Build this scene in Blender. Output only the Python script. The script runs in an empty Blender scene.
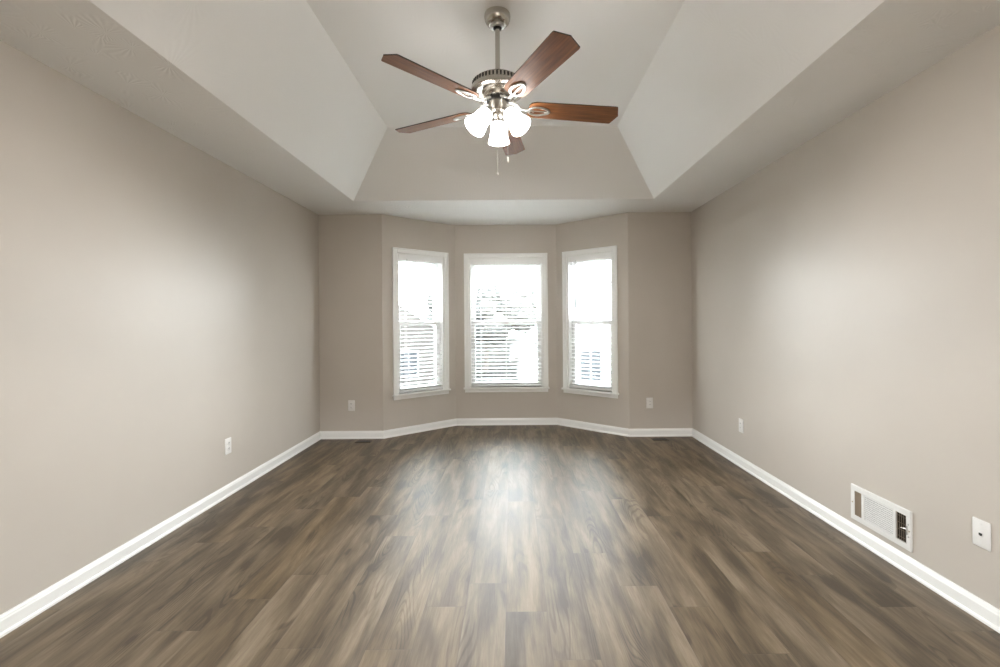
import bpy, bmesh, math, random
from mathutils import Vector, Matrix
random.seed(7)
C = bpy.context.scene
COL = C.collection
PI = math.pi

# ------------------------------------------------------------------ camera
EYE = 1.267
cam_d = bpy.data.cameras.new('camera')
cam = bpy.data.objects.new('camera', cam_d); COL.objects.link(cam)
cam.location = (0, 0, EYE)
cam.rotation_mode = 'XYZ'
cam.matrix_world = Matrix.Translation((0, 0, EYE)) @ Matrix.Rotation(PI/2, 4, 'X') @ Matrix.Rotation(math.radians(-0.44), 4, 'Z')
cam_d.sensor_width = 36; cam_d.lens = 16.2
cam_d.shift_x = -0.0115; cam_d.shift_y = -0.0125
cam_d.clip_start = 0.02; cam_d.clip_end = 400
C.camera = cam

# ------------------------------------------------------------------ world (bright overcast sky) and exposure
SKY = 8.0
w = bpy.data.worlds.new('sky'); C.world = w; w.use_nodes = True
nt = w.node_tree; nt.nodes.clear()
wo = nt.nodes.new('ShaderNodeOutputWorld'); wb = nt.nodes.new('ShaderNodeBackground')
wg = nt.nodes.new('ShaderNodeTexCoord'); ws = nt.nodes.new('ShaderNodeSeparateXYZ'); wr = nt.nodes.new('ShaderNodeValToRGB')
nt.links.new(wg.outputs['Generated'], ws.inputs[0]); nt.links.new(ws.outputs['Z'], wr.inputs[0])
wr.color_ramp.elements[0].position = 0.0; wr.color_ramp.elements[0].color = (.93, .96, 1, 1)
wr.color_ramp.elements[1].position = 0.7; wr.color_ramp.elements[1].color = (.86, .93, 1, 1)
nt.links.new(wr.outputs[0], wb.inputs[0]); wb.inputs[1].default_value = SKY
nt.links.new(wb.outputs[0], wo.inputs[0])
C.view_settings.view_transform = 'Standard'; C.view_settings.look = 'None'
C.view_settings.gamma = 1.0; C.view_settings.use_curve_mapping = False
C.view_settings.exposure = 2.5
LAMP_W = 13.0        # each bulb of the fan's light kit
SHADE_E = 3.6
HALL_FILL_W = 48.0       # fill lamp added on the unseen landing behind the camera

# ------------------------------------------------------------------ materials
def mat(name, col, rough=.5, metal=0., spec=.5, emit=None, es=0., bump=None, coat=0.):
    m = bpy.data.materials.new(name); m.use_nodes = True
    b = m.node_tree.nodes['Principled BSDF']
    b.inputs['Base Color'].default_value = (*col, 1); b.inputs['Roughness'].default_value = rough
    b.inputs['Metallic'].default_value = metal; b.inputs['Specular IOR Level'].default_value = spec
    b.inputs['Coat Weight'].default_value = coat
    if emit: b.inputs['Emission Color'].default_value = (*emit, 1); b.inputs['Emission Strength'].default_value = es
    if bump:
        n = m.node_tree.nodes; l = m.node_tree.links
        tc = n.new('ShaderNodeTexCoord'); no = n.new('ShaderNodeTexNoise'); bp = n.new('ShaderNodeBump')
        no.inputs['Scale'].default_value = bump[0]; no.inputs['Detail'].default_value = 3
        bp.inputs['Strength'].default_value = bump[1]; bp.inputs['Distance'].default_value = bump[2]
        l.new(tc.outputs['Object'], no.inputs['Vector']); l.new(no.outputs['Fac'], bp.inputs['Height'])
        l.new(bp.outputs[0], b.inputs['Normal'])
    return m

def node(m, t, **kw):
    n = m.node_tree.nodes.new(t)
    for k, v in kw.items(): setattr(n, k, v)
    return n

M_WALL = mat('wall_paint_greige', (.56, .515, .465), .43, spec=.33, bump=(9, .25, .004))
# faint touch-up patches and scuffs on the paint
def scuffed(m):
    n = m.node_tree.nodes; l = m.node_tree.links; b = n['Principled BSDF']
    tc = node(m, 'ShaderNodeTexCoord'); no = node(m, 'ShaderNodeTexNoise'); r = node(m, 'ShaderNodeValToRGB')
    no.inputs['Scale'].default_value = 1.3; no.inputs['Detail'].default_value = 5; no.inputs['Roughness'].default_value = .55
    r.color_ramp.elements[0].position = .35; r.color_ramp.elements[0].color = (.545, .50, .445, 1)
    r.color_ramp.elements[1].position = .65; r.color_ramp.elements[1].color = (.57, .525, .468, 1)
    l.new(tc.outputs['Object'], no.inputs['Vector']); l.new(no.outputs['Fac'], r.inputs[0]); l.new(r.outputs[0], b.inputs['Base Color'])
scuffed(M_WALL)

def ceiling_mat(name, col, strength):
    m = mat(name, col, .75, spec=.25)
    n = m.node_tree.nodes; l = m.node_tree.links; b = n['Principled BSDF']
    tc = node(m, 'ShaderNodeTexCoord')
    # stomp-brush texture: a fan of short ridges round each voronoi cell centre
    vo = node(m, 'ShaderNodeTexVoronoi', feature='F1'); vo.inputs['Scale'].default_value = 5.5
    l.new(tc.outputs['Object'], vo.inputs['Vector'])
    sub = node(m, 'ShaderNodeVectorMath', operation='SUBTRACT')
    l.new(tc.outputs['Object'], sub.inputs[0]); l.new(vo.outputs['Position'], sub.inputs[1])
    sp = node(m, 'ShaderNodeSeparateXYZ'); l.new(sub.outputs[0], sp.inputs[0])
    at = node(m, 'ShaderNodeMath', operation='ARCTAN2'); l.new(sp.outputs['Y'], at.inputs[0]); l.new(sp.outputs['X'], at.inputs[1])
    no = node(m, 'ShaderNodeTexNoise'); no.inputs['Scale'].default_value = 14; l.new(tc.outputs['Object'], no.inputs['Vector'])
    ml = node(m, 'ShaderNodeMath', operation='MULTIPLY_ADD'); l.new(at.outputs[0], ml.inputs[0]); ml.inputs[1].default_value = 22
    l2 = node(m, 'ShaderNodeMath', operation='MULTIPLY'); l.new(no.outputs['Fac'], l2.inputs[0]); l2.inputs[1].default_value = 3
    l.new(l2.outputs[0], ml.inputs[2])
    si = node(m, 'ShaderNodeMath', operation='SINE'); l.new(ml.outputs[0], si.inputs[0])
    n3 = node(m, 'ShaderNodeTexNoise'); n3.inputs['Scale'].default_value = 7; n3.inputs['Detail'].default_value = 6
    l.new(tc.outputs['Object'], n3.inputs['Vector'])
    gate = node(m, 'ShaderNodeMapRange'); gate.inputs[1].default_value = .47; gate.inputs[2].default_value = .62
    l.new(n3.outputs['Fac'], gate.inputs[0])
    mm = node(m, 'ShaderNodeMath', operation='MULTIPLY'); l.new(si.outputs[0], mm.inputs[0]); l.new(gate.outputs[0], mm.inputs[1])
    ad = node(m, 'ShaderNodeMath', operation='ADD'); l.new(mm.outputs[0], ad.inputs[0]); l.new(n3.outputs['Fac'], ad.inputs[1])
    bp = node(m, 'ShaderNodeBump'); bp.inputs['Strength'].default_value = strength; bp.inputs['Distance'].default_value = .0025
    l.new(ad.outputs[0], bp.inputs['Height']); l.new(bp.outputs[0], b.inputs['Normal'])
    return m
M_CEIL = ceiling_mat('textured_ceiling_paint', (.80, .785, .76), .3)
M_TRAY = ceiling_mat('tray_ceiling_paint', (.83, .82, .80), .08)
M_TRIM = mat('white_trim_gloss', (.88, .88, .86), .32, spec=.5)
M_SASH = mat('white_vinyl', (.86, .86, .855), .35)
M_BLIND = mat('white_blind_slat', (.88, .88, .875), .35)
M_PLATE = mat('white_plastic_plate', (.80, .785, .76), .35)
M_SLOT = mat('dark_slot', (.03, .028, .025), .6)
M_GREY = mat('grey_wand', (.30, .31, .31), .3)
M_CORD = mat('white_cord', (.75, .75, .73), .7)
M_NICKEL = mat('brushed_nickel', (.50, .475, .43), .26, metal=1.)
M_SILVER = mat('polished_silver', (.55, .54, .52), .38, metal=1.)
M_BLACK = mat('black_rotor', (.015, .014, .013), .4)
M_REG = mat('register_white_enamel', (.78, .775, .75), .35)
M_DUCT = mat('duct_interior', (.035, .03, .025), .7)
M_TAN = mat('tan_damper_metal', (.36, .30, .23), .45, metal=.3)
M_BRONZE = mat('bronze_floor_register', (.045, .032, .022), .4, metal=.6)

# frosted glass shade: diffuse-translucent, lit from the bulb inside
M_SHADE = bpy.data.materials.new('frosted_lit_glass'); M_SHADE.use_nodes = True
_b = M_SHADE.node_tree.nodes['Principled BSDF']
_b.inputs['Base Color'].default_value = (.95, .93, .90, 1); _b.inputs['Roughness'].default_value = .3
_b.inputs['Emission Color'].default_value = (1, .97, .94, 1); _b.inputs['Emission Strength'].default_value = SHADE_E
M_BULB = mat('lit_bulb', (1, 1, 1), .4, emit=(1, .94, .88), es=2)

# thin window glass
M_GLASS = bpy.data.materials.new('window_glass'); M_GLASS.use_nodes = True
nt = M_GLASS.node_tree; nt.nodes.clear()
o = nt.nodes.new('ShaderNodeOutputMaterial'); mx = nt.nodes.new('ShaderNodeMixShader'); tr = nt.nodes.new('ShaderNodeBsdfTransparent')
gl = nt.nodes.new('ShaderNodeBsdfGlossy'); fr = nt.nodes.new('ShaderNodeFresnel')
tr.inputs[0].default_value = (.96, .98, .97, 1); gl.inputs['Roughness'].default_value = .02; fr.inputs[0].default_value = 1.45
nt.links.new(fr.outputs[0], mx.inputs[0]); nt.links.new(tr.outputs[0], mx.inputs[1]); nt.links.new(gl.outputs[0], mx.inputs[2]); nt.links.new(mx.outputs[0], o.inputs[0])
# fibreglass insect screen: mostly open mesh
M_SCREEN = bpy.data.materials.new('insect_screen'); M_SCREEN.use_nodes = True
nt = M_SCREEN.node_tree; nt.nodes.clear()
o = nt.nodes.new('ShaderNodeOutputMaterial'); mx = nt.nodes.new('ShaderNodeMixShader'); tr = nt.nodes.new('ShaderNodeBsdfTransparent')
df = nt.nodes.new('ShaderNodeBsdfDiffuse'); df.inputs[0].default_value = (.05, .05, .052, 1); mx.inputs[0].default_value = .25
nt.links.new(tr.outputs[0], mx.inputs[1]); nt.links.new(df.outputs[0], mx.inputs[2]); nt.links.new(mx.outputs[0], o.inputs[0])

# fan blades: reddish walnut with lengthwise grain
M_BLADE = mat('walnut_blade', (.3, .12, .05), .42, spec=.3, coat=.0)
def blade_grain(m):
    n = m.node_tree.nodes; l = m.node_tree.links; b = n['Principled BSDF']
    tc = node(m, 'ShaderNodeTexCoord'); mp = node(m, 'ShaderNodeMapping'); mp.inputs['Scale'].default_value = (3, 60, 8)
    no = node(m, 'ShaderNodeTexNoise'); no.inputs['Scale'].default_value = 1.6; no.inputs['Detail'].default_value = 5
    r = node(m, 'ShaderNodeValToRGB')
    r.color_ramp.elements[0].position = .3; r.color_ramp.elements[0].color = (.12, .046, .017, 1)
    r.color_ramp.elements[1].position = .72; r.color_ramp.elements[1].color = (.26, .105, .036, 1)
    l.new(tc.outputs['Object'], mp.inputs[0]); l.new(mp.outputs[0], no.inputs['Vector']); l.new(no.outputs['Fac'], r.inputs[0])
    l.new(r.outputs[0], b.inputs['Base Color'])
blade_grain(M_BLADE)
M_BLADE_EDGE = mat('dark_blade_edge', (.03, .018, .012), .5)

# vinyl plank floor
def floor_mat():
    m = mat('grey_brown_oak_plank', (.3, .25, .2), .4, spec=.52)
    N = m.node_tree.nodes; L = m.node_tree.links; b = N['Principled BSDF']
    uv = node(m, 'ShaderNodeUVMap', uv_map='grain'); ea = node(m, 'ShaderNodeUVMap', uv_map='edge_u'); eb = node(m, 'ShaderNodeUVMap', uv_map='edge_v')
    vc = node(m, 'ShaderNodeVertexColor', layer_name='plank'); sp = node(m, 'ShaderNodeSeparateColor'); L.new(vc.outputs[0], sp.inputs[0])
    def noise(sx, sy, det, rough=.55, dist=0., seed=0.):
        mp = node(m, 'ShaderNodeMapping'); mp.inputs['Scale'].default_value = (sx, sy, 1); mp.inputs['Location'].default_value = (seed, seed*.7, 0)
        L.new(uv.outputs[0], mp.inputs[0]); no = node(m, 'ShaderNodeTexNoise'); no.inputs['Scale'].default_value = 1
        no.inputs['Detail'].default_value = det; no.inputs['Roughness'].default_value = rough; no.inputs['Distortion'].default_value = dist
        L.new(mp.outputs[0], no.inputs['Vector']); return no
    def math_(op, a, bb, c=None):
        x = node(m, 'ShaderNodeMath', operation=op)
        for i, v in enumerate((a, bb, c)):
            if v is None: continue
            if isinstance(v, (int, float)): x.inputs[i].default_value = v
            else: L.new(v, x.inputs[i])
        return x.outputs[0]
    def rng(v, a, bb, c=0., d=1.):
        x = node(m, 'ShaderNodeMapRange'); x.interpolation_type = 'SMOOTHSTEP'
        L.new(v, x.inputs[0]); x.inputs[1].default_value = a; x.inputs[2].default_value = bb; x.inputs[3].default_value = c; x.inputs[4].default_value = d
        return x.outputs[0]
    broad = noise(11, 1.9, 3, .5, .35).outputs['Fac']
    mid = noise(48, 3.2, 5, .65, .3, 5.3).outputs['Fac']
    fine = noise(190, 11, 4, .7, 0, 9.1).outputs['Fac']
    # cathedral figure: contour lines of a stretched noise field
    cf = noise(6.5, .95, 1.2, .4, .25, 13.7).outputs['Fac']
    cs = math_('SINE', math_('MULTIPLY', cf, 150), 0)
    cath = rng(cs, .1, 1.0)
    cmask = rng(noise(7, 1.1, 1, .5, 0, 21.).outputs['Fac'], .5, .66)
    # knots
    mp = node(m, 'ShaderNodeMapping'); mp.inputs['Scale'].default_value = (5.5, 2.2, 1); L.new(uv.outputs[0], mp.inputs[0])
    wn = noise(18, 9, 2, .5, 0, 3.3)
    wa = node(m, 'ShaderNodeVectorMath', operation='MULTIPLY_ADD'); L.new(wn.outputs['Color'], wa.inputs[0]); wa.inputs[1].default_value = (.10, .10, 0); L.new(mp.outputs[0], wa.inputs[2])
    vo = node(m, 'ShaderNodeTexVoronoi', feature='F1', voronoi_dimensions='2D'); vo.inputs['Scale'].default_value = 1; L.new(wa.outputs[0], vo.inputs['Vector'])
    kc = node(m, 'ShaderNodeSeparateColor'); L.new(vo.outputs['Color'], kc.inputs[0])
    ksel = math_('GREATER_THAN', kc.outputs[0], .72)
    halo = math_('MULTIPLY', rng(vo.outputs['Distance'], .10, .34, 1, 0), ksel)
    knot = math_('MULTIPLY', rng(vo.outputs['Distance'], .02, .11, 1, 0), ksel)
    # tone value 0 dark .. 1 light
    t = math_('MULTIPLY_ADD', rng(broad, .32, .68), .60, 0)
    t = math_('MULTIPLY_ADD', rng(mid, .3, .7), .28, t)
    t = math_('MULTIPLY_ADD', fine, .50, t)
    t = math_('ADD', t, math_('MULTIPLY', math_('SUBTRACT', sp.outputs[0], .55), .5))
    t = math_('SUBTRACT', t, math_('MULTIPLY_ADD', math_('MULTIPLY', cath, cmask), .34, .08))
    t = math_('SUBTRACT', t, math_('MULTIPLY', halo, .28))
    t = math_('SUBTRACT', t, math_('MULTIPLY', knot, .55))
    r = node(m, 'ShaderNodeValToRGB'); L.new(t, r.inputs[0])
    cr = r.color_ramp; cr.elements[0].position = -.0; cr.elements[0].color = (.066, .047, .027, 1)
    cr.elements[1].position = 1.; cr.elements[1].color = (.25, .195, .130, 1)
    e = cr.elements.new(.3); e.color = (.110, .079, .047, 1)
    e = cr.elements.new(.62); e.color = (.165, .122, .074, 1)
    # hue drift per plank
    hs = node(m, 'ShaderNodeHueSaturation'); L.new(r.outputs[0], hs.inputs['Color']); L.new(rng(sp.outputs[1], 0, 1, .92, 1.04), hs.inputs['Saturation'])
    # seams
    def edge(uvn, wd):
        s = node(m, 'ShaderNodeSeparateXYZ'); L.new(uvn.outputs[0], s.inputs[0])
        return rng(math_('MINIMUM', s.outputs[0], s.outputs[1]), wd*.4, wd, 1, 0)
    seam = math_('MAXIMUM', edge(ea, .0016), edge(eb, .0016))
    mxc = node(m, 'ShaderNodeMixRGB'); L.new(math_('MULTIPLY', seam, .5), mxc.inputs[0]); L.new(hs.outputs[0], mxc.inputs[1]); mxc.inputs[2].default_value = (.06, .045, .034, 1)
    L.new(mxc.outputs[0], b.inputs['Base Color'])
    h = math_('SUBTRACT', math_('MULTIPLY', math_('ADD', fine, mid), .3), seam)
    bp = node(m, 'ShaderNodeBump'); bp.inputs['Strength'].default_value = .35; bp.inputs['Distance'].default_value = .0012
    L.new(h, bp.inputs['Height']); L.new(bp.outputs[0], b.inputs['Normal'])
    L.new(rng(fine, .2, .8, .52, .43), b.inputs['Roughness'])
    return m
M_FLOOR = floor_mat()

# exterior
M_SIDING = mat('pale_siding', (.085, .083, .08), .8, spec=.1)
def siding(m):
    n = m.node_tree.nodes; l = m.node_tree.links; b = n['Principled BSDF']
    tc = node(m, 'ShaderNodeTexCoord'); wv = node(m, 'ShaderNodeTexWave', bands_direction='Z', wave_profile='SAW'); wv.inputs['Scale'].default_value = .8
    bp = node(m, 'ShaderNodeBump'); bp.inputs['Distance'].default_value = .03
    l.new(tc.outputs['Object'], wv.inputs['Vector']); l.new(wv.outputs['Fac'], bp.inputs['Height']); l.new(bp.outputs[0], b.inputs['Normal'])
siding(M_SIDING)
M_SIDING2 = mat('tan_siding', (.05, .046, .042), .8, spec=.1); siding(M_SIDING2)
M_ROOF = mat('grey_shingle', (.035, .035, .036), .85, spec=.1, bump=(14, .6, .03))
M_XTRIM = mat('exterior_white_trim', (.25, .25, .25), .7, spec=.1)
M_XGLASS = mat('dark_exterior_glass', (.02, .022, .025), .5, spec=.1)
M_BOUNCE = mat('pale_bounce_concrete', (.58, .57, .55), .9, bump=(6, .3, .01))
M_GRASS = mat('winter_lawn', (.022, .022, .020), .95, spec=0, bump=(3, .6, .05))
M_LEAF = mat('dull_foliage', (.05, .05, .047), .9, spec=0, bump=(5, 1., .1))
M_BARK = mat('grey_bark', (.07, .06, .05), .95, bump=(20, .8, .02))

# ------------------------------------------------------------------ helpers
def link(name, bm, m, parent=None, smooth=False):
    me = bpy.data.meshes.new(name); bmesh.ops.recalc_face_normals(bm, faces=bm.faces)
    bm.to_mesh(me); bm.free()
    for x in (m if isinstance(m, (list, tuple)) else [m]): me.materials.append(x)
    if smooth:
        for p in me.polygons: p.use_smooth = True
        me.set_sharp_from_angle(angle=math.radians(35))
    o = bpy.data.objects.new(name, me); COL.objects.link(o)
    if parent: o.parent = parent
    return o
def tag(o, label=None, cat=None, group=None, kind=None):
    if label: o['label'] = label
    if cat: o['category'] = cat
    if group: o['group'] = group
    if kind: o['kind'] = kind
    return o
def empty(name, loc=(0, 0, 0), rz=0, parent=None):
    o = bpy.data.objects.new(name, None); COL.objects.link(o); o.empty_display_size = .1
    o.location = loc; o.rotation_euler = (0, 0, rz)
    if parent: o.parent = parent
    return o
def box(bm, x0, x1, y0, y1, z0, z1, M=None, bev=0.):
    vs = [bm.verts.new(Vector(p)) for p in ((x0,y0,z0),(x1,y0,z0),(x1,y1,z0),(x0,y1,z0),(x0,y0,z1),(x1,y0,z1),(x1,y1,z1),(x0,y1,z1))]
    fs = [bm.faces.new([vs[i] for i in f]) for f in ((3,2,1,0),(4,5,6,7),(0,1,5,4),(1,2,6,5),(2,3,7,6),(3,0,4,7))]
    if bev:
        es = list({e for f in fs for e in f.edges})
        r = bmesh.ops.bevel(bm, geom=es, offset=bev, segments=2, affect='EDGES', profile=.5)
        vs = list({v for v in r['verts']} | {v for v in vs if v.is_valid})
    if M is not None: bmesh.ops.transform(bm, matrix=M, verts=vs)
    return vs
def lathe(bm, prof, seg=32, M=None, cap=True):
    rings = []
    for r, z in prof:
        rings.append([bm.verts.new((max(r, 1e-5)*math.cos(2*PI*k/seg), max(r, 1e-5)*math.sin(2*PI*k/seg), z)) for k in range(seg)])
    for a, b in zip(rings, rings[1:]):
        for k in range(seg): bm.faces.new((a[k], a[(k+1) % seg], b[(k+1) % seg], b[k]))
    if cap:
        bm.faces.new(rings[0]); bm.faces.new(rings[-1])
    vs = [v for r in rings for v in r]
    if M is not None: bmesh.ops.transform(bm, matrix=M, verts=vs)
    return vs
def tube(bm, pts, rad, seg=8, closed=False, flat=1.):
    pts = [Vector(p) for p in pts]; n = len(pts); rings = []
    rads = rad if isinstance(rad, (list, tuple)) else [rad]*n
    for i, p in enumerate(pts):
        if closed: t = pts[(i+1) % n]-pts[i-1]
        else: t = pts[min(i+1, n-1)]-pts[max(i-1, 0)]
        t.normalize(); up = Vector((0, 0, 1)) if abs(t.z) < .95 else Vector((1, 0, 0))
        a = t.cross(up).normalized(); b2 = a.cross(t).normalized()
        rings.append([bm.verts.new(p + rads[i]*(a*math.cos(2*PI*k/seg) + flat*b2*math.sin(2*PI*k/seg))) for k in range(seg)])
    m = n if closed else n-1
    for i in range(m):
        A, B = rings[i], rings[(i+1) % n]
        for k in range(seg): bm.faces.new((A[k], A[(k+1) % seg], B[(k+1) % seg], B[k]))
    if not closed: bm.faces.new(rings[0]); bm.faces.new(rings[-1])
def prism(bm, poly, z0, z1):
    a = [bm.verts.new((x, y, z0)) for x, y in poly]; b = [bm.verts.new((x, y, z1)) for x, y in poly]
    bm.faces.new(a); bm.faces.new(b); n = len(poly)
    for i in range(n): bm.faces.new((a[i], a[(i+1) % n], b[(i+1) % n], b[i]))

# ------------------------------------------------------------------ room plan (metres, camera at x=0 y=0)
XL, XR, YB, YF = -2.095, 1.965, 4.90, -.95
H = 2.44; ZT = 2.897
IN = [Vector((XL, YF)), Vector((XL, YB)), Vector((-1.405, YB)), Vector((-.683, 5.49)), Vector((.551, 5.49)), Vector((1.275, YB)), Vector((XR, YB)), Vector((XR, YF))]
T = .15
def offset(poly, d):
    out = []; n = len(poly)
    for i in range(n):
        p0, p1, p2 = poly[i-1], poly[i], poly[(i+1) % n]
        d1 = (p1-p0).normalized(); d2 = (p2-p1).normalized()
        n1 = Vector((-d1.y, d1.x)); n2 = Vector((-d2.y, d2.x))
        b = (n1+n2).normalized(); out.append(p1 + b*(d/b.dot(n1)))
    return out
OUT = offset(IN, T)
SN = ['wall_left', 'wall_back_left', 'wall_bay_left', 'wall_bay_center', 'wall_bay_right', 'wall_back_right', 'wall_right', 'wall_front']
# openings (s0, s1, z0, z1) along the wall from its first corner
WZ0, WZ1 = .462, 2.036
HOLES = {2: (.173, .771, WZ0, WZ1), 3: (.1645, 1.0695, WZ0, WZ1), 4: (.153, .751, WZ0, WZ1), 7: (1.25, 2.75, 0., 2.08)}
def wall(i):
    p, q, po, qo = IN[i], IN[(i+1) % 8], OUT[i], OUT[(i+1) % 8]
    L = (q-p).length; bm = bmesh.new(); d = (q-p)/L; nrm = Vector((-d.y, d.x))*T
    def pt(s, outer):
        if not outer: return p+d*s
        if s <= 0: return po
        if s >= L: return qo
        return p+d*s+nrm
    def piece(s0, s1, z0, z1):
        prism(bm, [tuple(pt(s0, 0)), tuple(pt(s1, 0)), tuple(pt(s1, 1)), tuple(pt(s0, 1))], z0, z1)
    if i in HOLES:
        a, b, z0, z1 = HOLES[i]
        piece(0, a, 0, H); piece(b, L, 0, H); piece(a, b, z1, H)
        if z0 > 0: piece(a, b, 0, z0)
    else: piece(0, L, 0, H)
    tag(link(SN[i], bm, M_WALL), kind='structure')
for i in range(8): wall(i)

# ---- floor: individually laid planks (their joints follow the photograph)
PW = .18; PL = 1.2; X0 = -.034
joints = {-9: 2.795, -7: 3.265, -6: 2.26, -8: 1.855, -4: 2.66, -3: 1.74, -1: 2.175, 0: 1.96, 1: 1.68, 3: 2.145, 4: 1.985, 6: 2.635, 5: 1.703, 9: 1.974, 8: 2.225, 10: 1.818, -2: 2.0, 2: 2.45, 7: 1.25, -5: 2.95, -10: 1.4, -11: 2.4, -12: 2.0}
tones = {(4, 1.985): .82, (4, .785): .45, (0, 1.96): .66, (0, .76): .34, (-9, 2.795): .75, (-9, 1.595): .42, (6, 2.635): .35, (6, 1.435): .62, (-6, 2.26): .42, (-6, 1.06): .72,
         (1, 1.68): .36, (1, .48): .6, (3, 2.145): .42, (3, .945): .6, (9, 1.974): .22, (9, .774): .5, (8, 2.225): .55, (8, 1.025): .3, (-4, 1.46): .72, (-4, 2.66): .55, (-1, 2.175): .62,
         (-1, 3.375): .75, (10, 1.818): .5, (-8, 1.855): .3, (-8, .655): .42, (5, 1.703): .42, (5, 2.903): .5, (5, .503): .3, (-7, 2.065): .45, (-7, 3.265): .35, (-3, 1.74): .62, (-3, .54): .42, (-2, 2.0): .66, (-2, .8): .55, (2, 1.25): .52, (2, 2.45): .58}
bm = bmesh.new()
g = bm.loops.layers.uv.new('grain'); eu = bm.loops.layers.uv.new('edge_u'); ev = bm.loops.layers.uv.new('edge_v'); vcl = bm.loops.layers.color.new('plank')
for k in range(-12, 12):
    j = joints.get(k, random.uniform(1.2, 2.4))
    while j > YF-T-.1: j -= PL
    while j < 5.75:
        a, b = X0+PW*k, X0+PW*(k+1); y0, y1 = j, j+PL
        tone = next((v for (kk, yy), v in tones.items() if kk == k and abs(yy-j) < .03), random.uniform(.3, .68))
        ou, ov, hue = random.uniform(0, 50), random.uniform(0, 50), random.random()
        f = bm.faces.new([bm.verts.new((x, y, 0)) for x, y in ((a, y0), (b, y0), (b, y1), (a, y1))])
        for lp in f.loops:
            u, v = lp.vert.co.x-a, lp.vert.co.y-y0
            lp[g].uv = (u+ou, v+ov); lp[eu].uv = (u, PW-u); lp[ev].uv = (v, PL-v); lp[vcl] = (tone, hue, random.random(), 1)
        j += PL
n = len(OUT)
for i in range(n):     # trim to the outline of the walls
    if i in (1, 5):    # the two short returns are concave: trimmed by hand below
        pass
    p, q = OUT[i], OUT[(i+1) % n]; d = (q-p).normalized(); nr = Vector((-d.y, d.x))
    if i not in (0, 3, 6, 7): continue
    bmesh.ops.bisect_plane(bm, geom=list(bm.verts)+list(bm.edges)+list(bm.faces), plane_co=(p.x, p.y, 0), plane_no=(nr.x, nr.y, 0), clear_outer=True)
bmesh.ops.translate(bm, vec=(0, 0, 0), verts=bm.verts)
tag(link('floor', bm, M_FLOOR), kind='structure')

# ---- ceiling: soffit ring, four sloped sides and the raised flat centre
TLX0, TLX1, TLY0, TLY1 = -1.522, 1.388, .40, 4.36
TTX0, TTX1, TTY0, TTY1 = -1.028, .898, .95, 3.77
bm = bmesh.new()
ov = [(v.x, v.y) for v in OUT]
lo = [bm.verts.new((x, y, H)) for x, y in ((TLX0, TLY0), (TLX0, TLY1), (TLX1, TLY1), (TLX1, TLY0))]
hi = [bm.verts.new((x, y, ZT)) for x, y in ((TTX0, TTY0), (TTX0, TTY1), (TTX1, TTY1), (TTX1, TTY0))]
oo = [bm.verts.new((x, y, H)) for x, y in ov]
# OUT order: 0 left-front 1 left-back 2..5 bay 6 right-back 7 right-front
for f in ((oo[0], oo[1], lo[1], lo[0]), (oo[1], oo[2], oo[3], lo[1]), (oo[3], oo[4], lo[2], lo[1]), (oo[4], oo[5], oo[6], lo[2]), (oo[6], oo[7], lo[3], lo[2]), (oo[7], oo[0], lo[0], lo[3])):
    bm.faces.new(f).material_index = 0
for i in range(4): bm.faces.new((lo[i], lo[(i+1) % 4], hi[(i+1) % 4], hi[i])).material_index = 1
bm.faces.new(hi).material_index = 1
tag(link('ceiling', bm, [M_CEIL, M_TRAY]), kind='structure')

# ---- baseboards with a moulded top and a small shoe moulding at the floor
BPROF = [(0, 0), (.019, 0), (.0185, .010), (.015, .0155), (.0115, .017), (.0115, .062), (.009, .068), (.0085, .073), (.005, .080), (.0045, .084), (0, .084)]
INo = [offset(IN, -d) for d, _ in BPROF]
def baseboard(i, name, s0=None, s1=None):
    bm = bmesh.new(); j = (i+1) % 8; rows = []
    for end, idx in ((0, i), (1, j)):
        row = []
        for k, (d, z) in enumerate(BPROF):
            v = INo[k][idx]
            if (end == 0 and s0 is not None) or (end == 1 and s1 is not None):
                dd = (IN[j]-IN[i]).normalized(); nn = Vector((-dd.y, dd.x)); v = IN[i]+dd*(s0 if end == 0 else s1)-nn*d
            row.append(bm.verts.new((v.x, v.y, z)))
        rows.append(row)
    n = len(BPROF)
    for k in range(n): bm.faces.new((rows[0][k], rows[0][(k+1) % n], rows[1][(k+1) % n], rows[1][k]))
    bm.faces.new(rows[0]); bm.faces.new(rows[1])
    tag(link(name, bm, M_TRIM), kind='structure')
for i, nm in enumerate(('baseboard_left', 'baseboard_back_left', 'baseboard_bay_left', 'baseboard_bay_center', 'baseboard_bay_right', 'baseboard_back_right', 'baseboard_right')):
    baseboard(i, nm)
baseboard(7, 'baseboard_front_right', s1=1.25-.07); baseboard(7, 'baseboard_front_left', s0=2.75+.07)

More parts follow.
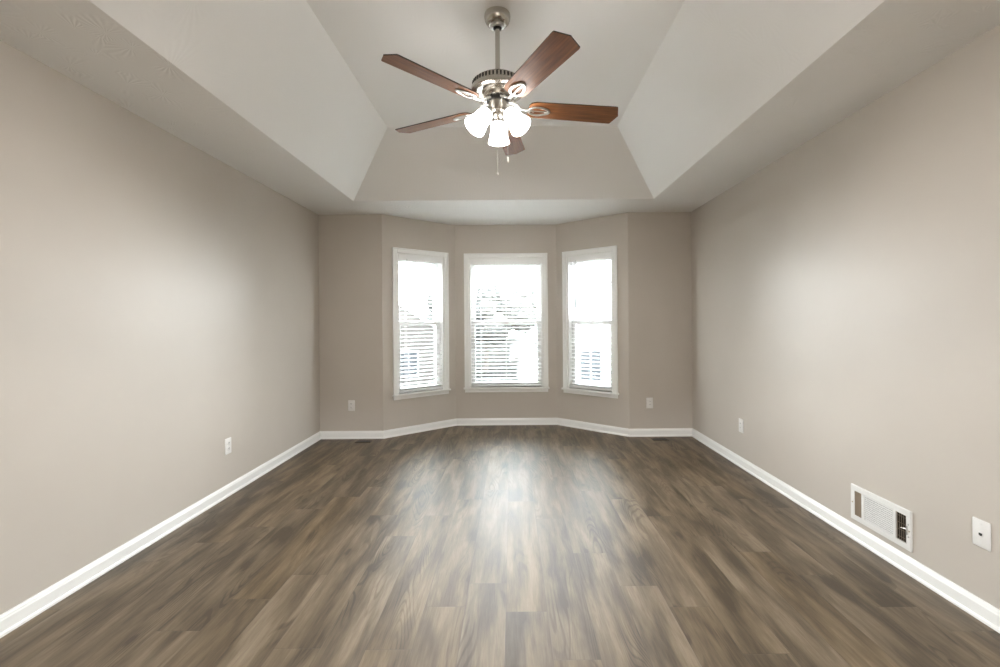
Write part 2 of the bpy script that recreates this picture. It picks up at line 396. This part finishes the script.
# ------------------------------------------------------------------ windows + blinds
def frame_ring(bm, x0, x1, z0, z1, w, y0, y1, wt=None, wb=None, bev=.002):
    wt = w if wt is None else wt; wb = w if wb is None else wb
    box(bm, x0, x0+w, y0, y1, z0, z1, bev=bev); box(bm, x1-w, x1, y0, y1, z0, z1, bev=bev)
    box(bm, x0+w, x1-w, y0, y1, z1-wt, z1, bev=bev); box(bm, x0+w, x1-w, y0, y1, z0, z0+wb, bev=bev)
def wall_frame(i, s):
    p, q = IN[i], IN[(i+1) % 8]; d = (q-p).normalized()
    c = p+d*s; return (c.x, c.y, 0), math.atan2(d.y, d.x)
def window(num, i, desc, blind_label, tilt=7., raise_=0.):
    a, b, z0, z1 = HOLES[i]; loc, rz = wall_frame(i, (a+b)/2); hw = (b-a)/2     # local x along wall, +y towards outside
    W = empty('window_%d' % num, loc, rz); tag(W, kind='structure')
    # casing: flat boards with a back band, mitred look, standing proud of the wall
    cw = .055; bm = bmesh.new()
    for sgn in (-1, 1):
        x0, x1 = sorted((sgn*hw, sgn*(hw+cw)))
        box(bm, x0, x1, -.016, 0, z0-.002, z1+cw, bev=.003)
        xb0, xb1 = sorted((sgn*(hw+cw-.012), sgn*(hw+cw+.002)))
        box(bm, xb0, xb1, -.022, 0, z0-.002, z1+cw+.002, bev=.003)
    box(bm, -hw, hw, -.016, 0, z1, z1+cw, bev=.003)
    box(bm, -hw-cw, hw+cw, -.022, 0, z1+cw-.012, z1+cw+.002, bev=.003)
    link('casing', bm, M_TRIM, W)
    bm = bmesh.new(); box(bm, -hw-cw-.014, hw+cw+.014, -.04, .0, z0-.022, z0, bev=.005); box(bm, -hw, hw, -.001, .10, z0-.022, z0, bev=.001)
    link('window_sill', bm, M_TRIM, W)
    bm = bmesh.new(); box(bm, -hw-cw, hw+cw, -.014, 0, z0-.062, z0-.022, bev=.003)
    link('apron', bm, M_TRIM, W)
    bm = bmesh.new()
    for sgn in (-1, 1):
        x0, x1 = sorted((sgn*hw, sgn*(hw-.018)))
        box(bm, x0, x1, 0, T, z0, z1)
    box(bm, -hw+.018, hw-.018, 0, T, z1-.018, z1)
    link('jamb', bm, M_TRIM, W)
    # double-hung sashes
    zr = 1.245; xi = hw-.018
    bm = bmesh.new(); frame_ring(bm, -xi, xi, zr-.018, z1-.018, .054, .098, .128, .064, .034)
    us = link('upper_sash', bm, M_SASH, W)
    bm = bmesh.new(); box(bm, -xi+.05, xi-.05, .111, .115, zr+.014, z1-.080); link('pane', bm, M_GLASS, us)
    bm = bmesh.new(); frame_ring(bm, -xi, xi, z0+.002, zr+.018, .052, .066, .096, .040, .060)
    box(bm, -.03, .03, .058, .068, zr+.010, zr+.026, bev=.003)
    ls = link('lower_sash', bm, M_SASH, W)
    bm = bmesh.new(); box(bm, -xi+.05, xi-.05, .079, .083, z0+.060, zr-.020); link('pane', bm, M_GLASS, ls)
    bm = bmesh.new(); frame_ring(bm, -xi, xi, z0+.002, zr+.01, .016, .134, .144, bev=0)
    sc = link('screen_frame', bm, M_SASH, W)
    bm = bmesh.new(); box(bm, -xi+.016, xi-.016, .1385, .1395, z0+.018, zr-.006); link('insect_screen', bm, M_SCREEN, sc)
    # portal that guides sky light through the opening
    pd = bpy.data.lights.new('window_daylight', 'AREA'); pd.shape = 'RECTANGLE'; pd.size = 2*hw; pd.size_y = z1-z0
    pd.cycles.is_portal = True
    po = bpy.data.objects.new('window_daylight', pd); COL.objects.link(po); po.parent = W
    po.location = (0, T+.01, (z0+z1)/2); po.rotation_euler = (-PI/2, 0, 0)
    # ---- the blind, hung inside the opening
    B = empty('window_blind', loc, rz); tag(B, blind_label, 'window blind', 'white slatted blinds in the bay windows')
    xb = hw-.024
    bm = bmesh.new(); box(bm, -xb, xb, .004, .052, z1-.072, z1-.018, bev=.002)
    # valance lip
    box(bm, -xb-.004, xb+.004, .0, .006, z1-.078, z1-.018, bev=.002)
    link('headrail', bm, M_BLIND, B)
    pitch = .0445; ztop = z1-.095; n = int((ztop-(z0+.045))/pitch)
    bm = bmesh.new(); ang = math.radians(tilt)
    for k in range(n+1):
        zc = ztop-k*pitch
        M = Matrix.Translation((0, .030, zc)) @ Matrix.Rotation(ang, 4, 'X')
        # gently crowned slat
        sec = [(-.0245, -.0016), (-.0245, .0009), (-.012, .0024), (0, .0029), (.012, .0024), (.0245, .0009), (.0245, -.0016), (.012, -.0001), (0, .0004), (-.012, -.0001)]
        A = [bm.verts.new(M @ Vector((-xb, y, z))) for y, z in sec]; Bv = [bm.verts.new(M @ Vector((xb, y, z))) for y, z in sec]
        m = len(sec)
        for q in range(m): bm.faces.new((A[q], A[(q+1) % m], Bv[(q+1) % m], Bv[q]))
        bm.faces.new(A); bm.faces.new(Bv)
    link('slats', bm, M_BLIND, B)
    zl = ztop-n*pitch
    bm = bmesh.new(); box(bm, -xb, xb, .006, .054, z0+.010+raise_, z0+.026+raise_, bev=.003); link('bottom_rail', bm, M_BLIND, B)
    for cx in ((-xb+.09, xb-.09) if hw < .4 else (-xb+.12, 0, xb-.12)):
        bm = bmesh.new()
        for yy in (.0045, .0555): tube(bm, [(cx, yy, z1-.06), (cx, yy, z0+.024)], .0011, 5)
        tube(bm, [(cx, .030, z1-.06), (cx, .030, z0+.024)], .0009, 5)
        link('ladder_cord', bm, M_CORD, B)
    wx = -xb+.095
    bm = bmesh.new(); zt = z1-.06
    tube(bm, [(wx, -.004, zt), (wx, -.008, zt-.03), (wx, -.009, 1.42 if hw < .4 else 1.66)], .0022, 6)
    wd = link('tilt_wand', bm, M_CORD if hw > .4 else M_GREY, B)
    bm = bmesh.new(); zz = 1.50 if hw < .4 else 1.66
    if hw > .4: lathe(bm, [(.003, 1.665), (.0048, 1.64), (.0048, 1.40), (.003, 1.378)], 10, Matrix.Translation((wx, -.009, 0)))
    else: lathe(bm, [(.003, 1.56), (.006, 1.54), (.006, 1.43), (.003, 1.415)], 10, Matrix.Translation((wx, -.009, 0)))
    tag(link('wand_handle', bm, M_GREY, wd), 'grey wand handle')
    return W
window(1, 2, '', 'white slatted blind in the left angled bay window')
window(2, 3, '', 'widest white slatted blind, in the centre bay window')
window(3, 4, '', 'white slatted blind in the right angled bay window')

# ------------------------------------------------------------------ outlets and plates
def wall_loc(i, s, z):
    l, r = wall_frame(i, s); return (l[0], l[1], z), r
def outlet(i, s, z, label, kind='outlet', grp=None):
    loc, rz = wall_loc(i, s, z)
    E = empty({'outlet': 'wall_outlet', 'decor': 'wall_outlet', 'jack': 'phone_jack_plate'}[kind], loc, rz)
    tag(E, label, 'outlet' if kind != 'jack' else 'wall plate', grp)
    hw, hh = (.036, .058) if kind != 'jack' else (.036, .058)
    bm = bmesh.new(); box(bm, -hw, hw, -.007, 0, -hh, hh, bev=.003)
    link('cover_plate', bm, M_PLATE, E, True)
    if kind == 'outlet':
        for dz in (-.02, .02):
            bm = bmesh.new(); lathe(bm, [(.0165, 0), (.0165, .0025), (.015, .0035)], 20, Matrix.Translation((0, -.0065, dz)) @ Matrix.Rotation(PI/2, 4, 'X') @ Matrix.Diagonal((1, .82, 1, 1)))
            r = link('receptacle', bm, M_PLATE, E, True)
            bm = bmesh.new()
            for dx in (-.006, .006): box(bm, dx-.0012, dx+.0012, -.0106, -.0098, dz-.001, dz+.008)
            lathe(bm, [(.0022, 0), (.0022, .0008)], 8, Matrix.Translation((0, -.0098, dz-.007)) @ Matrix.Rotation(PI/2, 4, 'X'))
            link('slot', bm, M_SLOT, r)
        bm = bmesh.new(); lathe(bm, [(.0032, 0), (.003, .0012)], 10, Matrix.Translation((0, -.0068, 0)) @ Matrix.Rotation(PI/2, 4, 'X')); link('screw', bm, M_PLATE, E)
    elif kind == 'decor':
        bm = bmesh.new(); box(bm, -.0165, .0165, -.0095, -.006, -.033, .033, bev=.0015); r = link('receptacle', bm, M_PLATE, E)
        for dz in (-.018, .016):
            for dx in (-.006, .006):
                bm = bmesh.new(); box(bm, dx-.0012, dx+.0012, -.0102, -.0094, dz-.001, dz+.007); link('slot', bm, M_SLOT, r)
    else:
        bm = bmesh.new(); box(bm, -.009, .009, -.0085, -.0068, -.009, .007, bev=.001); j = link('jack', bm, M_PLATE, E)
        bm = bmesh.new(); box(bm, -.0065, .0065, -.0098, -.0084, -.0065, .003); box(bm, -.003, .003, -.0098, -.0084, -.0082, -.0064); tag(link('socket', bm, M_SLOT, j), 'dark jack socket')
        for dz in (-.042, .042):
            bm = bmesh.new(); lathe(bm, [(.0034, 0), (.003, .0014)], 10, Matrix.Translation((0, -.0068, dz)) @ Matrix.Rotation(PI/2, 4, 'X')); link('screw', bm, M_PLATE, E)
G = 'white outlets low on the walls'
outlet(0, 3.310-YF, .364, 'white duplex outlet low on the left wall', grp=G)
outlet(1, .347, .360, 'white duplex outlet on the back wall left of the bay windows', grp=G)
outlet(5, 1.965+1.595-3.0-.0, .364, 'white outlet on the back wall right of the bay windows', 'decor', G) if False else outlet(5, -2.095+3.592-1.275, .364, 'white outlet on the back wall right of the bay windows', 'decor', G)
outlet(6, YB-3.858, .355, 'white outlet on the right wall, beyond the air register', 'decor', G)
outlet(6, YB-1.884, .361, 'white telephone jack plate on the right wall, nearest the camera', 'jack')

# ------------------------------------------------------------------ wall air register on the right wall
loc, rz = wall_loc(6, YB-2.408, .2135)
R_ = empty('wall_register', loc, rz); tag(R_, 'white metal louvred air register low on the right wall', 'air vent')
# local +x runs towards the camera, -y into the room. face 0.40 x 0.20
fx, fz = .194, .098
bm = bmesh.new()
wins = [(-.166, -.116), (-.099, .094), (.108, .171)]          # three openings across the face
zi = .069
xs = [-fx]+[v for w_ in wins for v in w_]+[fx]
for a, b in zip(xs[0::2], xs[1::2]): box(bm, a, b, -.011, -.002, -fz+.001, fz-.001)
for a, b in wins: box(bm, a, b, -.011, -.002, zi, fz-.001); box(bm, a, b, -.011, -.002, -fz+.001, -zi)
# rolled rim
for (x0, x1, z0, z1) in ((-fx-.002, fx+.002, fz-.006, fz+.002), (-fx-.002, fx+.002, -fz-.002, -fz+.006), (-fx-.002, -fx+.006, -fz, fz), (fx-.006, fx+.002, -fz, fz)):
    box(bm, x0, x1, -.009, 0, z0, z1, bev=.002)
link('face_plate', bm, M_REG, R_)
bm = bmesh.new(); nl = 13
for k in range(nl):
    z = -zi+(k+.5)*2*zi/nl
    box(bm, -.099, .094, -.0045, .0045, -.0006, .0006, Matrix.Translation((0, -.0065, z)) @ Matrix.Rotation(math.radians(33), 4, 'X'))
link('louvre_bank', bm, M_REG, R_)
bm = bmesh.new()
for k in range(5):
    x = .108+(k+.5)*.063/5
    box(bm, -.0045, .0045, -.0008, .0008, -zi, zi, Matrix.Translation((x, -.0065, 0)) @ Matrix.Rotation(math.radians(-42), 4, 'Z'))
for k in range(4): box(bm, .108, .171, -.0035, -.0025, -zi+(k+.5)*2*zi/4-.0008, -zi+(k+.5)*2*zi/4+.0008)
tag(link('open_louvres', bm, M_TAN, R_), 'tan open louvres over the dark duct')
bm = bmesh.new()
for k in range(5):
    x = -.166+(k+.5)*.05/5
    box(bm, -.0052, .0052, -.0008, .0008, -zi, zi, Matrix.Translation((x, -.0065, 0)) @ Matrix.Rotation(math.radians(40), 4, 'Z'))
tag(link('side_louvres', bm, M_TAN, R_), 'tan side louvres')
bm = bmesh.new(); box(bm, -.168, .173, -.0018, -.0008, -zi-.002, zi+.002); link('duct_back', bm, M_DUCT, R_)
bm = bmesh.new(); box(bm, .1735, .179, -.016, -.010, -.022, .022, bev=.001)
tube(bm, [(.176, -.012, .004), (.168, -.022, .006), (.160, -.030, .007)], [.002, .002, .003], 8)
for dz in (-.030, .032): lathe(bm, [(.0042, 0), (.0035, .0022)], 10, Matrix.Translation((.184, -.011, dz)) @ Matrix.Rotation(PI/2, 4, 'X'))
link('damper_lever', bm, M_SILVER, R_)
for dx in (-.181, .1885):
    bm = bmesh.new(); lathe(bm, [(.0042, 0), (.0038, .0018)], 10, Matrix.Translation((dx, -.011, .0)) @ Matrix.Rotation(PI/2, 4, 'X')); link('screw', bm, M_TAN, R_)

# floor registers
def floor_register(x, y, label):
    E = empty('floor_register', (x, y, 0)); tag(E, label, 'floor vent', 'dark floor registers by the back wall')
    bm = bmesh.new(); L2, W2 = .082, .038
    for a, b, c, d in ((-L2, L2, -W2, -W2+.010), (-L2, L2, W2-.010, W2), (-L2, -L2+.012, -W2, W2), (L2-.012, L2, -W2, W2)): box(bm, a, b, c, d, .0005, .004, bev=.001)
    link('rim', bm, M_BRONZE, E)
    bm = bmesh.new()
    for k in range(12): xx = -L2+.016+k*.0117; box(bm, xx, xx+.005, -W2+.010, W2-.010, .001, .0034)
    link('grille', bm, M_BRONZE, E)
    bm = bmesh.new(); box(bm, -L2+.01, L2-.01, -W2+.008, W2-.008, .0004, .0008); link('duct_back', bm, M_SLOT, E)
floor_register(-1.575, 4.765, 'small dark floor register by the back wall, left of the bay')
floor_register(1.562, 4.765, 'small dark floor register by the back wall, right of the bay')

# ------------------------------------------------------------------ ceiling fan
FX, FY = -.063, 2.39
F = empty('ceiling_fan', (FX, FY, ZT)); tag(F, 'five-blade walnut and brushed nickel ceiling fan with three lit glass shades', 'ceiling fan')
def Z(z): return z-ZT
def L_(prof, name, m, seg=40, parent=F, lab=None, M=None):
    bm = bmesh.new(); lathe(bm, [(r, Z(z)) for r, z in prof], seg, M); o = link(name, bm, m, parent, True)
    if lab: o['label'] = lab
    return o
L_([(.062, ZT), (.068, 2.893), (.0695, 2.882), (.068, 2.868), (.063, 2.854), (.053, 2.843), (.040, 2.837)], 'canopy', M_NICKEL)
L_([(.036, 2.839), (.039, 2.832), (.035, 2.824), (.024, 2.821), (.020, 2.830)], 'canopy_ring', M_SILVER, lab='bright ring under the canopy')
L_([(.022, 2.830), (.022, 2.818), (.013, 2.812)], 'hanger_ball', M_BLACK)
L_([(.0127, 2.83), (.0127, 2.56)], 'downrod', M_NICKEL, 20)
mot = L_([(.013, 2.600), (.022, 2.598), (.024, 2.575), (.030, 2.562), (.060, 2.556), (.100, 2.548), (.122, 2.538), (.128, 2.530), (.133, 2.528), (.135, 2.505), (.140, 2.501), (.1415, 2.492), (.140, 2.482), (.134, 2.476), (.118, 2.472), (.112, 2.478), (.086, 2.480), (.080, 2.474), (.078, 2.458), (.072, 2.448), (.060, 2.444), (.03, 2.444)], 'motor_housing', M_NICKEL, 56)
bm = bmesh.new()
for k in range(44):
    a = 2*PI*k/44
    box(bm, -.0012, .0022, -.0042, .0042, -.0095, .0095, Matrix.Rotation(a, 4, 'Z') @ Matrix.Translation((.134, 0, Z(2.5165))))
link('vent_slots', bm, M_SLOT, mot)
L_([(.058, 2.445), (.060, 2.440), (.058, 2.428), (.045, 2.426)], 'rotor', M_BLACK, lab='black rotor disc')
L_([(.046, 2.430), (.051, 2.427), (.052, 2.385), (.050, 2.372), (.040, 2.364), (.030, 2.360), (.028, 2.345), (.020, 2.335), (.010, 2.330), (.006, 2.322)], 'switch_housing', M_NICKEL)
AZ0 = math.radians(-134.7)
BZ = 2.402
bl0 = None
bl_bm = bmesh.new()
r0, r1 = .165, .662
def outline(k):
    # leading (ccw, +y) and trailing (-y) edges
    return k
pts = [(r0, -.036), (r0+.010, -.050), (r0+.035, -.060), (.637, -.068), (.646, -.066), (.666, -.014), (.672, 0), (.666, .014), (.646, .066), (.637, .068), (r0+.035, .060), (r0+.010, .050), (r0, .036)]
th = .0055
A = [bl_bm.verts.new((x, y, -th/2)) for x, y in pts]; Bv = [bl_bm.verts.new((x, y, th/2)) for x, y in pts]
bl_bm.faces.new(A); bl_bm.faces.new(Bv)
for i in range(len(pts)):
    f = bl_bm.faces.new((A[i], A[(i+1) % len(pts)], Bv[(i+1) % len(pts)], Bv[i])); f.material_index = 1
blade_me = None
# bracket: arm from the rotor and an open oval loop clasping the blade's root
def bracket_bm():
    bm = bmesh.new()
    arm = [(.052, 0, Z(2.437)), (.075, 0, Z(2.430)), (.10, 0, Z(2.412)), (.125, 0, Z(2.398)), (.150, 0, Z(2.394)), (.172, 0, Z(BZ-.009))]
    tube(bm, arm, [.010, .009, .0075, .007, .008, .009], 10, flat=.6)
    for sgn in (-1, 1):    # little scrolls each side of the arm
        tube(bm, [(.060, sgn*.006, Z(2.432)), (.078, sgn*.022, Z(2.424)), (.098, sgn*.024, Z(2.414)), (.112, sgn*.012, Z(2.405)), (.104, sgn*.004, Z(2.409))], [.005, .0045, .004, .004, .003], 8)
    return bm
def loop_bm():
    bm = bmesh.new(); n = 28; P = []
    for k in range(n):
        t = 2*PI*k/n
        P.append((.222+.056*math.cos(t), (.029-.006*math.cos(t))*math.sin(t), 0))
    tube(bm, P, .0068, 10, closed=True, flat=.6)
    tube(bm, [(.170, 0, 0), (.205, 0, .0005), (.250, 0, .0005), (.276, 0, 0)], [.006, .0035, .0035, .005], 8, flat=.6)
    for x in (.19, .256): lathe(bm, [(.0055, -.006), (.0055, .002)], 10, Matrix.Translation((x, 0, 0)))
    return bm
PITCH = math.radians(-13)
first = None
for k in range(5):
    az = AZ0+k*2*PI/5
    if k == 0:
        b = link('blade', bl_bm, [M_BLADE, M_BLADE_EDGE], F)
        br = link('blade_bracket', bracket_bm(), M_SILVER, F, True)
        lp = link('bracket_loop', loop_bm(), M_SILVER, br, True)
        first = (b, br, lp)
    else:
        b, br, lp = [o.copy() for o in first]
        for o in (b, br, lp): COL.objects.link(o)
        b.parent = F; br.parent = F; lp.parent = br
    b.rotation_mode = 'XYZ'
    b.matrix_local = Matrix.Translation((0, 0, Z(BZ))) @ Matrix.Rotation(az, 4, 'Z') @ Matrix.Rotation(PITCH, 4, 'X')
    br.matrix_local = Matrix.Rotation(az, 4, 'Z')
    lp.matrix_local = Matrix.Translation((0, 0, Z(BZ-.0075))) @ Matrix.Rotation(PITCH, 4, 'X')
# light kit: three arms, cups, bell shades
nk0 = None
for k in range(3):
    az = math.radians(90+120*k)
    tilt = math.radians(39)
    # axis frame: local -Z' points outward-down along the shade
    Mx = Matrix.Rotation(az, 4, 'Z') @ Matrix.Translation((.057, 0, Z(2.369))) @ Matrix.Rotation(-tilt, 4, 'Y') @ Matrix.Rotation(PI, 4, 'X')
    bm = bmesh.new()
    rz_ = Matrix.Rotation(az, 3, 'Z')
    tube(bm, [rz_ @ Vector(p) for p in ((.026, 0, Z(2.364)), (.034, 0, Z(2.379)), (.046, 0, Z(2.384)), (.055, 0, Z(2.377)))], .006, 8)
    la = link('lamp_arm', bm, M_SILVER, F, True)
    bm = bmesh.new(); lathe(bm, [(.010, -.012), (.022, -.008), (.029, .0), (.031, .010), (.031, .022), (.028, .024)], 28, Mx); link('shade_cup', bm, M_SILVER, la, True)
    bm = bmesh.new()
    prof = [(.027, .010), (.034, .016), (.041, .028), (.0445, .045), (.046, .065), (.0485, .085), (.053, .105), (.0585, .122), (.0625, .138), (.0605, .139), (.0565, .124), (.0505, .105), (.046, .085), (.0435, .065), (.042, .045), (.0385, .030), (.031, .018), (.025, .012)]
    lathe(bm, [(r*.95, z*.94) for r, z in prof], 36, Mx, cap=False); sh = link('lamp_shade', bm, M_SHADE, F, True)
    sh['label'] = 'glowing frosted glass bell shade'
    bm = bmesh.new(); lathe(bm, [(.012, .024), (.013, .042), (.020, .056), (.025, .072), (.023, .086), (.013, .098), (.002, .101)], 20, Mx); bu = link('light_bulb', bm, M_BULB, sh, True)
    ld = bpy.data.lights.new('bulb_light', 'SPOT'); ld.energy = LAMP_W; ld.color = (1, .965, .93); ld.shadow_soft_size = .03; ld.spot_size = math.radians(138); ld.spot_blend = .9
    lo_ = bpy.data.objects.new('bulb_light', ld); COL.objects.link(lo_); lo_.parent = F
    lo_.matrix_local = Mx @ Matrix.Translation((0, 0, .118)) @ Matrix.Rotation(PI, 4, 'X')
# pull chains
for (cx, cy, zb, hl) in ((.051, -.006, 2.105, .030), (-.004, -.020, 2.035, .016)):
    bm = bmesh.new(); zt = 2.372; n = int((zt-zb)/.0042)
    tube(bm, [(cx, cy, Z(zt)), (cx, cy, Z(zb+hl))], .0006, 5)
    for i in range(0, n): 
        z = zt-i*.0042
        if z < zb+hl: break
        bmesh.ops.create_icosphere(bm, subdivisions=1, radius=.0014, matrix=Matrix.Translation((cx, cy, Z(z))))
    ch = link('pull_chain', bm, M_SILVER, F)
    bm = bmesh.new(); lathe(bm, [(.0015, Z(zb+hl)), (.004, Z(zb+hl-.006)), (.0045, Z(zb+.004)), (.002, Z(zb))], 12, Matrix.Translation((cx, cy, 0)))
    link('chain_pendant', bm, M_PLATE, ch)

# ------------------------------------------------------------------ unseen landing behind the camera, its doorway and lamp added for fill light
a, b, _, dz = HOLES[7]      # along the front wall from the right corner
dx1, dx0 = XR-a, XR-b
bm = bmesh.new()
for x0, x1 in ((dx0-.06, dx0), (dx1, dx1+.06)): box(bm, x0, x1, YF, YF+.016, 0, dz+.06, bev=.003)
box(bm, dx0, dx1, YF, YF+.016, dz, dz+.06, bev=.003)
box(bm, dx0-.001, dx0+.015, YF-T, YF, 0, dz); box(bm, dx1-.015, dx1+.001, YF-T, YF, 0, dz); box(bm, dx0, dx1, YF-T, YF, dz-.015, dz+.001)
tag(link('door_1', bm, M_TRIM), kind='structure')
hx0, hx1, hy0, hy1 = -2.0, 1.9, YF-T-2.2, YF-T
def slab(name, x0, x1, y0, y1, z0, z1, m):
    bm = bmesh.new(); box(bm, x0, x1, y0, y1, z0, z1); tag(link(name, bm, m), kind='structure')
slab('floor_landing', hx0, hx1, hy0, hy1, -.06, 0, mat('landing_carpet', (.42, .38, .33), .95, bump=(80, .8, .01)))
slab('ceiling_landing', hx0, hx1, hy0, hy1, H, H+.08, M_CEIL)
slab('wall_landing_left', hx0-.1, hx0, hy0, hy1, 0, H, M_WALL)
slab('wall_landing_right', hx1, hx1+.1, hy0, hy1, 0, H, M_WALL)
slab('wall_landing_back', hx0, hx1, hy0-.1, hy0, 0, H, M_WALL)
HL = empty('added_fill_light', (-.05, YF-T-.9, H)); tag(HL, 'unseen round flush light added on the landing for fill', 'ceiling light')
bm = bmesh.new(); lathe(bm, [(.17, 0), (.175, -.01), (.17, -.022)], 32); link('fill_light_base', bm, M_NICKEL, HL, True)
bm = bmesh.new(); lathe(bm, [(.16, -.02), (.155, -.045), (.12, -.075), (.06, -.092), (.005, -.098)], 32); link('fill_light_dome', bm, M_SHADE, HL, True)
ld = bpy.data.lights.new('landing_fill_lamp', 'AREA'); ld.shape = 'DISK'; ld.size = .3; ld.energy = HALL_FILL_W; ld.color = (.97, .985, 1)  # added lamp, brightens the room from behind the camera
lo_ = bpy.data.objects.new('landing_fill_lamp', ld); COL.objects.link(lo_); lo_.parent = HL; lo_.location = (0, 0, -.105)

# ------------------------------------------------------------------ outside: lawn, neighbours, trees
GZ = -3.1
bm = bmesh.new(); nseg = 24
for i in range(nseg):
    for j in range(nseg):
        pass
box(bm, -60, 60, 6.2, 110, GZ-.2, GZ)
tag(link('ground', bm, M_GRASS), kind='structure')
bm = bmesh.new(); box(bm, -16, 16, 6.3, 19.5, GZ, GZ+.05, bev=.02)  # pale slab below the view, added to bounce daylight up to the ceiling
tag(link('bounce_paving', bm, M_BOUNCE), kind='structure')
def house(x, y, w_, d_, eave, ridge, rz, label, sid, wins_):
    E = empty('house', (x, y, GZ), rz); tag(E, label, 'house')
    bm = bmesh.new(); hw = w_/2
    prof = [(-hw, 0), (hw, 0), (hw, eave), (0, ridge), (-hw, eave)]
    A = [bm.verts.new((px, 0, pz)) for px, pz in prof]; Bq = [bm.verts.new((px, d_, pz)) for px, pz in prof]
    bm.faces.new(A); bm.faces.new(Bq)
    for i in range(5): bm.faces.new((A[i], A[(i+1) % 5], Bq[(i+1) % 5], Bq[i]))
    link('wall', bm, sid, E)
    bm = bmesh.new(); s = (ridge-eave)/hw; ovh = .4
    for sg in (-1, 1):
        pr = [(0, ridge+.02), (sg*(hw+ovh), eave-s*ovh+.02), (sg*(hw+ovh), eave-s*ovh+.2), (0, ridge+.2)]
        A = [bm.verts.new((px, -ovh, pz)) for px, pz in pr]; Bq = [bm.verts.new((px, d_+ovh, pz)) for px, pz in pr]
        bm.faces.new(A); bm.faces.new(Bq)
        for i in range(4): bm.faces.new((A[i], A[(i+1) % 4], Bq[(i+1) % 4], Bq[i]))
    link('roof', bm, M_ROOF, E)
    bm = bmesh.new()
    for sg in (-1, 1):
        pr = [(0, ridge+.22), (sg*(hw+ovh), eave-s*ovh+.22), (sg*(hw+ovh), eave-s*ovh), (0, ridge)]
        A = [bm.verts.new((px, -ovh-.05, pz)) for px, pz in pr]; Bq = [bm.verts.new((px, -ovh, pz)) for px, pz in pr]
        bm.faces.new(A); bm.faces.new(Bq)
        for i in range(4): bm.faces.new((A[i], A[(i+1) % 4], Bq[(i+1) % 4], Bq[i]))
    link('rake_board', bm, M_XTRIM, E)
    for (wx, wz, ww, wh) in wins_:
        bm = bmesh.new(); frame_ring(bm, wx-ww/2-.08, wx+ww/2+.08, wz-.08, wz+wh+.08, .08, -.06, 0, bev=0)
        box(bm, wx-.025, wx+.025, -.05, -.01, wz, wz+wh); box(bm, wx-ww/2, wx+ww/2, -.05, -.01, wz+wh/2-.03, wz+wh/2+.03)
        f = link('window', bm, M_XTRIM, E)
        bm = bmesh.new(); box(bm, wx-ww/2, wx+ww/2, -.03, .0, wz, wz+wh); link('pane', bm, M_XGLASS, f)
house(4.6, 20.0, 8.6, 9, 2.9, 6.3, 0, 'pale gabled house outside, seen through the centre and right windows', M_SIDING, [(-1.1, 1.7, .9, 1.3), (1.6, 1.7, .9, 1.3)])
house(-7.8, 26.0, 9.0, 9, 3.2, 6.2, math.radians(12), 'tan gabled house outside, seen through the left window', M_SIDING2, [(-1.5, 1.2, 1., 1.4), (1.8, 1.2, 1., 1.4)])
def tree(x, y, h, r, label):
    E = empty('tree', (x, y, GZ)); tag(E, label, 'tree', 'trees beyond the yard')
    bm = bmesh.new(); tube(bm, [(0, 0, 0), (.1, 0, h*.3), (-.05, .1, h*.6), (0, 0, h*.85)], [.22, .17, .11, .04], 8); link('trunk', bm, M_BARK, E)
    bm = bmesh.new(); rnd = random.Random(int(x*10+y))
    for k in range(12):
        a = rnd.uniform(0, 2*PI); rr = rnd.uniform(0, r*.6); zz = rnd.uniform(h*.45, h*.9); q = r*rnd.uniform(.3, .55)*(1.2-.5*(zz/h))
        res = bmesh.ops.create_icosphere(bm, subdivisions=3, radius=q, matrix=Matrix.Translation((rr*math.cos(a), rr*math.sin(a), zz)))
        for v in res['verts']: v.co += Vector((rnd.uniform(-1, 1), rnd.uniform(-1, 1), rnd.uniform(-1, 1)))*q*.14
    link('foliage', bm, M_LEAF, E)
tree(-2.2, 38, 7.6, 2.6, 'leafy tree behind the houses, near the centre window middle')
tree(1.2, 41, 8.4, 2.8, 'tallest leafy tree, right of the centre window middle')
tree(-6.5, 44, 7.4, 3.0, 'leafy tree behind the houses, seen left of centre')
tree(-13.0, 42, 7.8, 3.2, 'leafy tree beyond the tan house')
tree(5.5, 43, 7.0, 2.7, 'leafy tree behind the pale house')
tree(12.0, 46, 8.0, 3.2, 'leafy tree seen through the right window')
